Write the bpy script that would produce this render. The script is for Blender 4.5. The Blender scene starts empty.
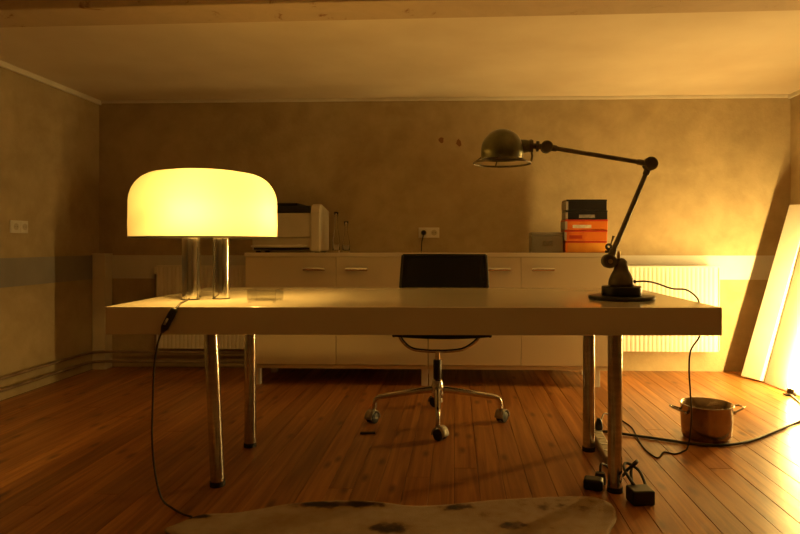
import bpy, bmesh, math, random
from mathutils import Vector, Matrix
random.seed(7)
S = bpy.context.scene
C = S.collection

# ---------------------------------------------------------------- camera, world, exposure
F, CX, CY = 624.0, 433.0, 244.0
cam_d = bpy.data.cameras.new('camera')
cam = bpy.data.objects.new('camera', cam_d); C.objects.link(cam)
cam.location = (0, 0, 0.965)
cam.rotation_euler = (math.pi / 2, 0, math.atan(23 / F))
cam_d.sensor_width = 36.0
cam_d.lens = F / 800 * 36
cam_d.shift_x = (400 - CX) / 800
cam_d.shift_y = (CY - 267) / 800
cam_d.clip_start = 0.02
S.camera = cam
W = bpy.data.worlds.new('world'); S.world = W; W.use_nodes = True
W.node_tree.nodes['Background'].inputs[0].default_value = (0.02, 0.012, 0.006, 1)
W.node_tree.nodes['Background'].inputs[1].default_value = 0.2
S.view_settings.view_transform = 'Standard'
S.view_settings.look = 'None'
S.view_settings.gamma = 1.0
S.view_settings.use_curve_mapping = False
S.view_settings.exposure = 0.0
S.cycles.use_denoising = True
S.cycles.max_bounces = 10
S.cycles.diffuse_bounces = 6
S.cycles.transparent_max_bounces = 12
S.cycles.sample_clamp_indirect = 4.0
S.cycles.caustics_reflective = False
S.cycles.caustics_refractive = False
WARM = (1.0, 0.54, 0.105)          # tungsten light of the table lamp
TUBEC = (1.0, 0.63, 0.175)         # slightly paler light of the tube lamp
SHADE_W = 17.0                    # each of the two bulbs in the table lamp
TUBE_L = 370.0                    # radiance of the tube lamp by the leaning boards

# ---------------------------------------------------------------- materials
M = {}
def nodes(name):
    m = bpy.data.materials.new(name); m.use_nodes = True
    nt = m.node_tree; b = nt.nodes['Principled BSDF']; M[name] = m
    return m, nt, b
def setp(b, **k):
    for n, v in k.items():
        b.inputs[n].default_value = v
def mat(name, col, rough=0.5, metal=0.0, col2=None, scale=4.0, detail=5.0, bump=0.0, bscale=60.0, lo=0.35, hi=0.65, coat=0.0, stretch=None, rdist=0.0):
    m, nt, b = nodes(name)
    b.inputs['Base Color'].default_value = (*col, 1)
    b.inputs['Roughness'].default_value = rough
    b.inputs['Metallic'].default_value = metal
    b.inputs['Coat Weight'].default_value = coat
    tc = nt.nodes.new('ShaderNodeTexCoord')
    mp = nt.nodes.new('ShaderNodeMapping')
    nt.links.new(tc.outputs['Object'], mp.inputs[0])
    if stretch: mp.inputs['Scale'].default_value = stretch
    n = nt.nodes.new('ShaderNodeTexNoise'); n.inputs['Scale'].default_value = scale; n.inputs['Detail'].default_value = detail
    n.inputs['Distortion'].default_value = rdist
    nt.links.new(mp.outputs[0], n.inputs['Vector'])
    r = nt.nodes.new('ShaderNodeValToRGB')
    c2 = col2 or tuple(c * 0.88 for c in col)
    r.color_ramp.elements[0].position = lo; r.color_ramp.elements[0].color = (*c2, 1)
    r.color_ramp.elements[1].position = hi; r.color_ramp.elements[1].color = (*col, 1)
    nt.links.new(n.outputs['Fac'], r.inputs[0]); nt.links.new(r.outputs[0], b.inputs['Base Color'])
    if bump:
        n2 = nt.nodes.new('ShaderNodeTexNoise'); n2.inputs['Scale'].default_value = bscale; n2.inputs['Detail'].default_value = 6
        nt.links.new(mp.outputs[0], n2.inputs['Vector'])
        bp = nt.nodes.new('ShaderNodeBump'); bp.inputs['Strength'].default_value = bump; bp.inputs['Distance'].default_value = 0.01
        nt.links.new(n2.outputs['Fac'], bp.inputs['Height']); nt.links.new(bp.outputs[0], b.inputs['Normal'])
    return m

def stucco(name, base, dark, spots=False):
    m, nt, b = nodes(name)
    b.inputs['Roughness'].default_value = 0.85
    tc = nt.nodes.new('ShaderNodeTexCoord')
    def noise(sc, det, dist=0.0):
        n = nt.nodes.new('ShaderNodeTexNoise'); n.inputs['Scale'].default_value = sc; n.inputs['Detail'].default_value = det
        n.inputs['Distortion'].default_value = dist; n.inputs['Roughness'].default_value = 0.62
        nt.links.new(tc.outputs['Object'], n.inputs['Vector']); return n
    a, c = noise(1.7, 8, 0.6), noise(7.0, 6, 0.3)
    mx = nt.nodes.new('ShaderNodeMath'); mx.operation = 'MULTIPLY_ADD'; mx.inputs[1].default_value = 0.45
    nt.links.new(c.outputs['Fac'], mx.inputs[0])
    sc = nt.nodes.new('ShaderNodeMath'); sc.operation = 'MULTIPLY'; sc.inputs[1].default_value = 0.6
    nt.links.new(a.outputs['Fac'], sc.inputs[0]); nt.links.new(sc.outputs[0], mx.inputs[2])
    r = nt.nodes.new('ShaderNodeValToRGB')
    r.color_ramp.elements[0].position = 0.40; r.color_ramp.elements[0].color = (*dark, 1)
    r.color_ramp.elements[1].position = 0.64; r.color_ramp.elements[1].color = (*base, 1)
    nt.links.new(mx.outputs[0], r.inputs[0])
    nt.links.new(r.outputs[0], b.inputs['Base Color'])
    n2 = noise(38, 8)
    bp = nt.nodes.new('ShaderNodeBump'); bp.inputs['Strength'].default_value = 0.25; bp.inputs['Distance'].default_value = 0.012
    nt.links.new(n2.outputs['Fac'], bp.inputs['Height']); nt.links.new(bp.outputs[0], b.inputs['Normal'])
    return m
stucco('stucco', (0.49, 0.40, 0.245), (0.375, 0.30, 0.178))
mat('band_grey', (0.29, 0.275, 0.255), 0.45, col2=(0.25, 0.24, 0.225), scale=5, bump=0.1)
mat('band_paint', (0.68, 0.68, 0.67), 0.34, col2=(0.62, 0.62, 0.61), scale=5, bump=0.1)
mat('ceiling_paint', (0.78, 0.71, 0.58), 0.8, col2=(0.69, 0.61, 0.48), scale=1.8, bump=0.06, bscale=25)
mat('trim_paint', (0.78, 0.74, 0.66), 0.5, scale=6)
mat('white_lacquer', (0.78, 0.72, 0.60), 0.14, col2=(0.76, 0.70, 0.58), scale=2, coat=0.3)
mat('white_door', (0.74, 0.66, 0.50), 0.22, col2=(0.71, 0.63, 0.47), scale=2)
mat('radiator_enamel', (0.82, 0.80, 0.76), 0.35, col2=(0.78, 0.76, 0.71), scale=3)
mat('chrome', (0.83, 0.82, 0.80), 0.10, 1.0, col2=(0.75, 0.74, 0.72), scale=9)
mat('brushed_steel', (0.62, 0.60, 0.57), 0.17, 1.0, col2=(0.50, 0.48, 0.45), scale=12, stretch=(1, 1, 6))
mat('aluminium', (0.75, 0.73, 0.70), 0.22, 1.0, col2=(0.66, 0.64, 0.61), scale=8)
mat('pipe_metal', (0.30, 0.23, 0.16), 0.5, 0.2, col2=(0.20, 0.14, 0.10), scale=9)
mat('black_plastic', (0.018, 0.017, 0.016), 0.42, col2=(0.012, 0.011, 0.011), scale=12)
mat('black_rubber', (0.02, 0.017, 0.014), 0.6, scale=14)
mat('cord_rubber', (0.03, 0.022, 0.017), 0.55, scale=20)
mat('black_mesh', (0.005, 0.0055, 0.007), 0.9, col2=(0.003, 0.0035, 0.0045), scale=60, bump=0.3, bscale=400)
mat('beige_plastic', (0.58, 0.53, 0.44), 0.45, scale=9)
mat('white_plastic', (0.78, 0.76, 0.70), 0.4, scale=7)
mat('board_white', (0.84, 0.82, 0.77), 0.45, scale=3)
mat('board_cream', (0.78, 0.73, 0.64), 0.5, scale=3)
mat('lamp_green', (0.20, 0.19, 0.09), 0.33, 0.35, col2=(0.12, 0.115, 0.055), scale=14, bump=0.08, bscale=60)
mat('worn_iron', (0.17, 0.135, 0.08), 0.42, 0.4, col2=(0.09, 0.07, 0.042), scale=18, bump=0.1, bscale=90)
mat('dark_base', (0.03, 0.024, 0.018), 0.35, 0.4, col2=(0.02, 0.016, 0.012), scale=16)
mat('brass', (0.70, 0.50, 0.22), 0.3, 1.0, scale=14)
mat('copper_pot', (0.40, 0.31, 0.21), 0.24, 1.0, col2=(0.30, 0.22, 0.14), scale=7)
mat('box_black', (0.02, 0.019, 0.022), 0.32, col2=(0.012, 0.012, 0.014), scale=10)
mat('box_orange', (0.85, 0.23, 0.03), 0.38, col2=(0.62, 0.10, 0.02), scale=9, lo=0.3, hi=0.55)
mat('box_red', (0.60, 0.06, 0.02), 0.4, scale=9)
mat('box_amber', (0.90, 0.42, 0.06), 0.38, col2=(0.80, 0.32, 0.05), scale=9)
mat('box_label', (0.82, 0.76, 0.66), 0.5, col2=(0.62, 0.5, 0.42), scale=40)
mat('box_label_grey', (0.30, 0.29, 0.29), 0.5, col2=(0.16, 0.15, 0.15), scale=50)
mat('box_side', (0.40, 0.36, 0.31), 0.55, scale=9)
mat('grey_box', (0.33, 0.31, 0.27), 0.35, 0.3, col2=(0.27, 0.25, 0.22), scale=5)
mat('printer_white', (0.70, 0.66, 0.58), 0.45, scale=5)
mat('printer_dark', (0.022, 0.022, 0.028), 0.3, scale=9)
mat('paper', (0.82, 0.80, 0.76), 0.7, scale=9)
mat('under_floor', (0.035, 0.018, 0.009), 0.9, scale=5)
mat('rust_stain', (0.25, 0.12, 0.06), 0.8, scale=9)
mat('caster_hood', (0.55, 0.52, 0.47), 0.3, scale=9)

def glass_mat(name, col, rough=0.02):
    m, nt, b = nodes(name)
    setp(b, **{'Roughness': rough, 'Transmission Weight': 1.0, 'IOR': 1.45})
    n = nt.nodes.new('ShaderNodeTexNoise'); n.inputs['Scale'].default_value = 3
    r = nt.nodes.new('ShaderNodeValToRGB')
    r.color_ramp.elements[0].color = (*col, 1); r.color_ramp.elements[1].color = (*[min(1, c * 1.04) for c in col], 1)
    nt.links.new(n.outputs['Fac'], r.inputs[0]); nt.links.new(r.outputs[0], b.inputs['Base Color'])
    return m
glass_mat('clear_glass', (0.95, 0.95, 0.93))
glass_mat('vase_glass', (0.98, 0.98, 0.96), 0.05).node_tree.nodes['Principled BSDF'].inputs['IOR'].default_value = 1.28
m, nt, b = nodes('thin_glass')
nt.nodes.remove(b); out = nt.nodes['Material Output']
tp = nt.nodes.new('ShaderNodeBsdfTransparent'); tp.inputs[0].default_value = (0.94, 0.94, 0.92, 1)
gl = nt.nodes.new('ShaderNodeBsdfGlossy'); gl.inputs['Roughness'].default_value = 0.05
lw0 = nt.nodes.new('ShaderNodeLayerWeight'); lw0.inputs[0].default_value = 0.5
lw1 = nt.nodes.new('ShaderNodeMath'); lw1.operation = 'POWER'; lw1.inputs[1].default_value = 4.0; nt.links.new(lw0.outputs['Facing'], lw1.inputs[0])
lw = nt.nodes.new('ShaderNodeMath'); lw.operation = 'MULTIPLY_ADD'; lw.inputs[1].default_value = 0.5; lw.inputs[2].default_value = 0.11; nt.links.new(lw1.outputs[0], lw.inputs[0])
ms = nt.nodes.new('ShaderNodeMixShader')
nt.links.new(lw.outputs[0], ms.inputs[0]); nt.links.new(tp.outputs[0], ms.inputs[1]); nt.links.new(gl.outputs[0], ms.inputs[2]); nt.links.new(ms.outputs[0], out.inputs[0])

# translucent opal plastic of the lamp shade
m, nt, b = nodes('opal_shade')
nt.nodes.remove(b)
out = nt.nodes['Material Output']
tr = nt.nodes.new('ShaderNodeBsdfTranslucent'); tr.inputs[0].default_value = (0.80, 0.76, 0.62, 1)
gl = nt.nodes.new('ShaderNodeBsdfGlossy'); gl.inputs['Roughness'].default_value = 0.25
df = nt.nodes.new('ShaderNodeBsdfDiffuse'); df.inputs[0].default_value = (0.62, 0.59, 0.5, 1)
nz = nt.nodes.new('ShaderNodeTexNoise'); nz.inputs['Scale'].default_value = 2.0
rp = nt.nodes.new('ShaderNodeValToRGB')
rp.color_ramp.elements[0].color = (0.33, 0.31, 0.26, 1); rp.color_ramp.elements[1].color = (0.36, 0.34, 0.29, 1)
nt.links.new(nz.outputs['Fac'], rp.inputs[0]); nt.links.new(rp.outputs[0], tr.inputs[0])
m1 = nt.nodes.new('ShaderNodeMixShader'); m1.inputs[0].default_value = 0.45
nt.links.new(tr.outputs[0], m1.inputs[1]); nt.links.new(df.outputs[0], m1.inputs[2])
m2 = nt.nodes.new('ShaderNodeMixShader'); m2.inputs[0].default_value = 0.03
nt.links.new(m1.outputs[0], m2.inputs[1]); nt.links.new(gl.outputs[0], m2.inputs[2])
nt.links.new(m2.outputs[0], out.inputs[0])

# frosted bulb: lets its filament's light through and glows
m, nt, b = nodes('bulb_glass')
nt.nodes.remove(b); out = nt.nodes['Material Output']
tp = nt.nodes.new('ShaderNodeBsdfTransparent'); em = nt.nodes.new('ShaderNodeEmission')
em.inputs[0].default_value = (*WARM, 1); em.inputs[1].default_value = 12.0
ms = nt.nodes.new('ShaderNodeMixShader'); ms.inputs[0].default_value = 0.25
nt.links.new(tp.outputs[0], ms.inputs[1]); nt.links.new(em.outputs[0], ms.inputs[2]); nt.links.new(ms.outputs[0], out.inputs[0])

# luminous tube
m, nt, b = nodes('lit_tube')
nt.nodes.remove(b); out = nt.nodes['Material Output']
em = nt.nodes.new('ShaderNodeEmission'); em.inputs[0].default_value = (*TUBEC, 1); em.inputs[1].default_value = TUBE_L
nt.links.new(em.outputs[0], out.inputs[0])

# pine boards
m, nt, b = nodes('pine')
tc = nt.nodes.new('ShaderNodeTexCoord'); oi = nt.nodes.new('ShaderNodeObjectInfo')
off = nt.nodes.new('ShaderNodeVectorMath'); off.operation = 'MULTIPLY_ADD'
cmb = nt.nodes.new('ShaderNodeCombineXYZ')
for k in range(3): nt.links.new(oi.outputs['Random'], cmb.inputs[k])
off.inputs[1].default_value = (37, 53, 11)
nt.links.new(cmb.outputs[0], off.inputs[0]); nt.links.new(tc.outputs['Object'], off.inputs[2])
mp = nt.nodes.new('ShaderNodeMapping'); mp.inputs['Scale'].default_value = (22, 0.9, 22)
nt.links.new(off.outputs[0], mp.inputs[0])
n = nt.nodes.new('ShaderNodeTexNoise'); n.inputs['Scale'].default_value = 1.6; n.inputs['Detail'].default_value = 7; n.inputs['Distortion'].default_value = 0.8
nt.links.new(mp.outputs[0], n.inputs['Vector'])
r = nt.nodes.new('ShaderNodeValToRGB')
r.color_ramp.elements[0].position = 0.30; r.color_ramp.elements[0].color = (0.26, 0.088, 0.020, 1)
r.color_ramp.elements[1].position = 0.70; r.color_ramp.elements[1].color = (0.55, 0.255, 0.072, 1)
nt.links.new(n.outputs['Fac'], r.inputs[0])
mpk = nt.nodes.new('ShaderNodeMapping'); mpk.inputs['Scale'].default_value = (5.2, 1.8, 1)
nt.links.new(off.outputs[0], mpk.inputs[0])
vo = nt.nodes.new('ShaderNodeTexVoronoi'); vo.voronoi_dimensions = '2D'; vo.inputs['Scale'].default_value = 1.0; vo.inputs['Randomness'].default_value = 1.0
nt.links.new(mpk.outputs[0], vo.inputs['Vector'])
kr = nt.nodes.new('ShaderNodeValToRGB')
kr.color_ramp.elements[0].position = 0.03; kr.color_ramp.elements[0].color = (1, 1, 1, 1)
kr.color_ramp.elements[1].position = 0.11; kr.color_ramp.elements[1].color = (0, 0, 0, 1)
nt.links.new(vo.outputs['Distance'], kr.inputs[0])
kx = nt.nodes.new('ShaderNodeMix'); kx.data_type = 'RGBA'
nt.links.new(kr.outputs[0], kx.inputs['Factor']); nt.links.new(r.outputs[0], kx.inputs['A']); kx.inputs['B'].default_value = (0.19, 0.068, 0.021, 1)
hs = nt.nodes.new('ShaderNodeHueSaturation')
mr = nt.nodes.new('ShaderNodeMapRange'); mr.inputs['To Min'].default_value = 0.80; mr.inputs['To Max'].default_value = 1.12
nt.links.new(oi.outputs['Random'], mr.inputs[0]); nt.links.new(mr.outputs[0], hs.inputs['Value'])
nt.links.new(kx.outputs['Result'], hs.inputs['Color']); nt.links.new(hs.outputs[0], b.inputs['Base Color'])
b.inputs['Roughness'].default_value = 0.34; b.inputs['Specular IOR Level'].default_value = 0.4
bp = nt.nodes.new('ShaderNodeBump'); bp.inputs['Strength'].default_value = 0.12; bp.inputs['Distance'].default_value = 0.004
nt.links.new(n.outputs['Fac'], bp.inputs['Height']); nt.links.new(bp.outputs[0], b.inputs['Normal'])

# beam: paint with rusty water stains that run across its underside
m, nt, b = nodes('beam_paint')
b.inputs['Roughness'].default_value = 0.75
tc = nt.nodes.new('ShaderNodeTexCoord')
n = nt.nodes.new('ShaderNodeTexNoise'); n.inputs['Scale'].default_value = 3.2; n.inputs['Detail'].default_value = 9; n.inputs['Distortion'].default_value = 1.6; n.inputs['Roughness'].default_value = 0.7
nt.links.new(tc.outputs['Object'], n.inputs['Vector'])
r = nt.nodes.new('ShaderNodeValToRGB')
r.color_ramp.elements[0].position = 0.33; r.color_ramp.elements[0].color = (0.22, 0.08, 0.035, 1)
r.color_ramp.elements[1].position = 0.405; r.color_ramp.elements[1].color = (0.50, 0.40, 0.27, 1)
e = r.color_ramp.elements.new(0.6); e.color = (0.55, 0.44, 0.30, 1)
nt.links.new(n.outputs['Fac'], r.inputs[0]); nt.links.new(r.outputs[0], b.inputs['Base Color'])

# cowhide: cream hair with dark patches (patch = per-vertex field of the hide's own markings)
m, nt, b = nodes('cowhide')
b.inputs['Roughness'].default_value = 0.75
at = nt.nodes.new('ShaderNodeAttribute'); at.attribute_name = 'patch'
tc = nt.nodes.new('ShaderNodeTexCoord')
n = nt.nodes.new('ShaderNodeTexNoise'); n.inputs['Scale'].default_value = 22; n.inputs['Detail'].default_value = 6
nt.links.new(tc.outputs['Object'], n.inputs['Vector'])
ad = nt.nodes.new('ShaderNodeMath'); ad.operation = 'MULTIPLY_ADD'; ad.inputs[1].default_value = 0.7
nt.links.new(n.outputs['Fac'], ad.inputs[0]); nt.links.new(at.outputs['Fac'], ad.inputs[2])
r = nt.nodes.new('ShaderNodeValToRGB')
r.color_ramp.elements[0].position = 0.30; r.color_ramp.elements[0].color = (0.52, 0.43, 0.31, 1)
r.color_ramp.elements[1].position = 0.86; r.color_ramp.elements[1].color = (0.03, 0.018, 0.012, 1)
e = r.color_ramp.elements.new(0.62); e.color = (0.42, 0.31, 0.19, 1)
e = r.color_ramp.elements.new(0.76); e.color = (0.13, 0.07, 0.035, 1)
nt.links.new(ad.outputs[0], r.inputs[0]); nt.links.new(r.outputs[0], b.inputs['Base Color'])
n2 = nt.nodes.new('ShaderNodeTexNoise'); n2.inputs['Scale'].default_value = 240; n2.inputs['Detail'].default_value = 3
nt.links.new(tc.outputs['Object'], n2.inputs['Vector'])
bp = nt.nodes.new('ShaderNodeBump'); bp.inputs['Strength'].default_value = 0.5; bp.inputs['Distance'].default_value = 0.004
nt.links.new(n2.outputs['Fac'], bp.inputs['Height']); nt.links.new(bp.outputs[0], b.inputs['Normal'])

# ---------------------------------------------------------------- geometry helpers (world coordinates)
ORG = {}
def thing(name, label, cat, loc, group=None):
    o = bpy.data.objects.new(name, None); C.objects.link(o); o.location = loc
    o.empty_display_size = 0.1
    o['label'] = label; o['category'] = cat
    if group: o['group'] = group
    ORG[o] = Vector(loc)
    return o
def obj(name, bm, m, parent=None, base=None, smooth=False, bevel=0.0, bseg=2):
    o0 = ORG[parent] if parent else Vector((0, 0, 0))
    if base is None:
        xs = [v.co for v in bm.verts]
        lo = Vector([min(c[i] for c in xs) for i in range(3)]); hi = Vector([max(c[i] for c in xs) for i in range(3)])
        base = Vector(((lo.x + hi.x) / 2, (lo.y + hi.y) / 2, lo.z))
    base = Vector(base)
    bmesh.ops.translate(bm, verts=bm.verts, vec=-base)
    bmesh.ops.recalc_face_normals(bm, faces=bm.faces)
    me = bpy.data.meshes.new(name); bm.to_mesh(me); bm.free()
    me.materials.append(M[m])
    if smooth:
        me.polygons.foreach_set('use_smooth', [True] * len(me.polygons))
    o = bpy.data.objects.new(name, me); C.objects.link(o)
    if parent: o.parent = parent
    o.location = base - o0
    ORG[o] = base
    if bevel:
        md = o.modifiers.new('bevel', 'BEVEL'); md.width = bevel; md.segments = bseg; md.limit_method = 'ANGLE'
        md.angle_limit = math.radians(40)
    if smooth == 'auto':
        md = o.modifiers.new('split', 'EDGE_SPLIT'); md.split_angle = math.radians(35)
    return o
def tag(o, label, cat, group=None):
    o['label'] = label; o['category'] = cat
    if group: o['group'] = group
    return o
def struct(o, label=None):
    o['kind'] = 'structure'
    if label: o['label'] = label
    return o
def box(bm, x0, x1, y0, y1, z0, z1, rot=None, pivot=None):
    r = bmesh.ops.create_cube(bm, size=1.0)
    vs = r['verts']
    for v in vs:
        v.co = Vector(((x0 + x1) / 2 + v.co.x * (x1 - x0), (y0 + y1) / 2 + v.co.y * (y1 - y0), (z0 + z1) / 2 + v.co.z * (z1 - z0)))
    if rot is not None:
        p = Vector(pivot) if pivot else Vector(((x0 + x1) / 2, (y0 + y1) / 2, z0))
        bmesh.ops.rotate(bm, verts=vs, cent=p, matrix=rot)
    return vs
def bx(*a, **k):
    bm = bmesh.new(); box(bm, *a, **k); return bm
def frame_of(d):
    d = d.normalized(); u = Vector((0, 0, 1)) if abs(d.z) < 0.9 else Vector((1, 0, 0))
    a = d.cross(u).normalized(); return a, d.cross(a).normalized()
def tube(bm, pts, r, seg=10, caps=True):
    pts = [Vector(p) for p in pts]; rs = r if isinstance(r, (list, tuple)) else [r] * len(pts)
    a = None; rings = []
    for i, p in enumerate(pts):
        d = (pts[min(i + 1, len(pts) - 1)] - pts[max(i - 1, 0)])
        if d.length < 1e-9: d = Vector((0, 0, 1))
        d.normalize()
        if a is None: a, bb = frame_of(d)
        else:
            a = (a - d * a.dot(d))
            if a.length < 1e-6: a, bb = frame_of(d)
            a.normalize()
        bb = d.cross(a)
        rings.append([bm.verts.new(p + (a * math.cos(t) + bb * math.sin(t)) * rs[i]) for t in [2 * math.pi * k / seg for k in range(seg)]])
    for i in range(len(rings) - 1):
        for k in range(seg):
            bm.faces.new((rings[i][k], rings[i][(k + 1) % seg], rings[i + 1][(k + 1) % seg], rings[i + 1][k]))
    if caps:
        bm.faces.new(rings[0][::-1]); bm.faces.new(rings[-1])
    return bm
def tb(pts, r, seg=10): return tube(bmesh.new(), pts, r, seg)
def spline(pts, n=6):
    pts = [Vector(p) for p in pts]; P = [pts[0] * 2 - pts[1]] + pts + [pts[-1] * 2 - pts[-2]]; out = []
    for i in range(1, len(P) - 2):
        for k in range(n):
            t = k / n; p0, p1, p2, p3 = P[i - 1:i + 3]
            out.append(0.5 * ((2 * p1) + (p2 - p0) * t + (2 * p0 - 5 * p1 + 4 * p2 - p3) * t * t + (3 * p1 - p0 - 3 * p2 + p3) * t ** 3))
    out.append(pts[-1]); return out
def lathe(prof, c=(0, 0, 0), seg=32, axis=None, bm=None):
    """profile of (radius, height) about an axis through c (vertical unless axis is given)"""
    bm = bm or bmesh.new(); c = Vector(c); d = Vector(axis).normalized() if axis else Vector((0, 0, 1))
    a, bb = frame_of(d); rings = []
    for r, h in prof:
        if r < 1e-6: rings.append([bm.verts.new(c + d * h)])
        else: rings.append([bm.verts.new(c + d * h + (a * math.cos(t) + bb * math.sin(t)) * r) for t in [2 * math.pi * k / seg for k in range(seg)]])
    for i in range(len(rings) - 1):
        A, B = rings[i], rings[i + 1]
        for k in range(seg):
            k2 = (k + 1) % seg
            if len(A) == 1 and len(B) == 1: continue
            if len(A) == 1: bm.faces.new((A[0], B[k2], B[k]))
            elif len(B) == 1: bm.faces.new((A[k], A[k2], B[0]))
            else: bm.faces.new((A[k], A[k2], B[k2], B[k]))
    return bm
def ball(c, r, seg=20, n=10, bm=None, squash=1.0):
    return lathe([(r * math.sin(math.pi * i / n), -r * squash * math.cos(math.pi * i / n)) for i in range(n + 1)], c, seg, bm=bm)
def torus(c, R, r, axis=None, seg=40, n=10, bm=None):
    bm = bm or bmesh.new(); c = Vector(c); d = Vector(axis).normalized() if axis else Vector((0, 0, 1))
    a, bb = frame_of(d); g = []
    for i in range(seg):
        t = 2 * math.pi * i / seg; u = a * math.cos(t) + bb * math.sin(t)
        g.append([bm.verts.new(c + u * (R + r * math.cos(s)) + d * r * math.sin(s)) for s in [2 * math.pi * k / n for k in range(n)]])
    for i in range(seg):
        for k in range(n):
            bm.faces.new((g[i][k], g[(i + 1) % seg][k], g[(i + 1) % seg][(k + 1) % n], g[i][(k + 1) % n]))
    return bm
def prism(bm, poly, axis, lo, hi):
    """extrude a 2D polygon along axis 'x','y' or 'z'"""
    def P(u, v, w): return {'x': (w, u, v), 'y': (u, w, v), 'z': (u, v, w)}[axis]
    A = [bm.verts.new(P(u, v, lo)) for u, v in poly]; B = [bm.verts.new(P(u, v, hi)) for u, v in poly]
    n = len(poly)
    bm.faces.new(A[::-1]); bm.faces.new(B)
    for i in range(n): bm.faces.new((A[i], A[(i + 1) % n], B[(i + 1) % n], B[i]))
    return bm

# ---------------------------------------------------------------- the room
XL, XR, YB, YF, ZC = -2.80, 2.52, 4.80, -3.00, 2.09
fl = struct(obj('floor', bx(XL - .1, XR + .1, YF - .1, YB + .1, -0.12, -0.020), 'under_floor'))
BW = 0.0995
i0 = math.floor((XL - 0.888) / BW)
k = i0
while 0.888 + k * BW < XR:
    x0 = max(0.888 + k * BW, XL) + 0.0007; x1 = min(0.888 + (k + 1) * BW, XR) - 0.0007
    if x1 - x0 > 0.01:
        cuts = [YF]
        yy = YF + random.uniform(1.2, 4.2)
        while yy < YB - 0.5:
            cuts.append(yy); yy += random.uniform(2.6, 4.4)
        cuts.append(YB)
        for c0, c1 in zip(cuts, cuts[1:]):
            dz = random.uniform(-0.0006, 0.0006)
            bm = bx(x0, x1, c0 + (0.0008 if c0 > YF else 0), c1 - (0.0008 if c1 < YB else 0), -0.020, dz)
            ed = [e for e in bm.edges if all(v.co.z > -0.01 for v in e.verts)]
            bmesh.ops.bevel(bm, geom=ed, offset=0.0010, segments=1, affect='EDGES')
            obj('floorboard', bm, 'pine', fl)
    k += 1
ceil = struct(obj('ceiling', bx(XL - .1, XR + .1, YF - .1, YB + .1, ZC, ZC + .1), 'ceiling_paint'))
wb = struct(obj('wall_back', bx(XL - .1, XR + .1, YB, YB + .1, 0, ZC), 'stucco'))
wl = struct(obj('wall_left', bx(XL - .1, XL, YF, YB, 0, ZC), 'stucco'))
wr = struct(obj('wall_right', bx(XR, XR + .1, YF, YB, 0, ZC), 'stucco'))
wf = struct(obj('wall_front', bx(XL - .1, XR + .1, YF - .1, YF, 0, ZC), 'stucco'))
# pale band painted round the room
for w, a in ((wb, (XL + .002, XR - .002, YB - .002, YB + .002)), (wl, (XL - .002, XL + .002, YF, YB - .002)), (wr, (XR - .002, XR + .002, YF, YB - .002))):
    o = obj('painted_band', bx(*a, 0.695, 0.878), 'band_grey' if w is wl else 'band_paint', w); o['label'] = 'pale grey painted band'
# rusty spots on the back wall
for x, z, r in ((-0.115, 1.765, 0.020), (0.022, 1.742, 0.023)):
    bm = bmesh.new(); n = 11
    prism(bm, [(x + r * (0.7 + 0.5 * random.random()) * math.cos(2 * math.pi * i / n), z + 1.2 * r * (0.7 + 0.5 * random.random()) * math.sin(2 * math.pi * i / n)) for i in range(n)], 'y', YB - 0.0015, YB + 0.002)
    o = obj('stain_spot', bm, 'rust_stain', wb); o['label'] = 'rust brown stain spot'
# beam and mouldings
struct(obj('trim_1', bx(XL - .05, XR + .05, 2.645, 2.865, 2.0, ZC + .02, rot=Matrix.Rotation(math.radians(-1.3), 4, 'Z')), 'beam_paint', bevel=0.006), 'stained white beam across the ceiling')
struct(obj('trim_2', bx(XL, XL + .022, YF, YB, ZC - .036, ZC), 'trim_paint', bevel=0.006), 'thin white ceiling moulding on the left wall')
struct(obj('trim_3', bx(XL + .022, XR - .02, YB - .016, YB, ZC - .024, ZC), 'trim_paint', bevel=0.004), 'thin white ceiling moulding on the back wall')
struct(obj('trim_4', bx(XR - .02, XR, YF, YB, ZC - .03, ZC), 'trim_paint', bevel=0.005), 'thin white ceiling moulding on the right wall')

# ---------------------------------------------------------------- desk
DR = Matrix.Rotation(math.radians(1.3), 4, 'Z')
t = thing('desk', 'long white lacquered desk with thick top on round chrome legs', 'desk', (-0.157, 2.72, 0))
obj('tabletop', bx(-1.270, 0.931, 2.22, 3.22, 0.640, 0.740, rot=DR), 'white_lacquer', t, bevel=0.003)
for lx, ly, bxo in ((-0.98, 2.46, 0.028), (0.62, 2.46, 0.0), (-0.98, 2.94, 0.0), (0.62, 2.94, 0.0)):
    lg = obj('leg', tb([(lx + bxo, ly, 0.018), (lx, ly, 0.634)], 0.0275, 28), 'brushed_steel', t, smooth='auto')
    obj('foot_cap', tb([(lx + bxo, ly, 0.0), (lx + bxo, ly, 0.02)], 0.030, 24), 'black_rubber', lg, smooth='auto')
    obj('mounting_plate', bx(lx - .06, lx + .06, ly - .06, ly + .06, 0.630, 0.640), 'brushed_steel', lg)

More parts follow.
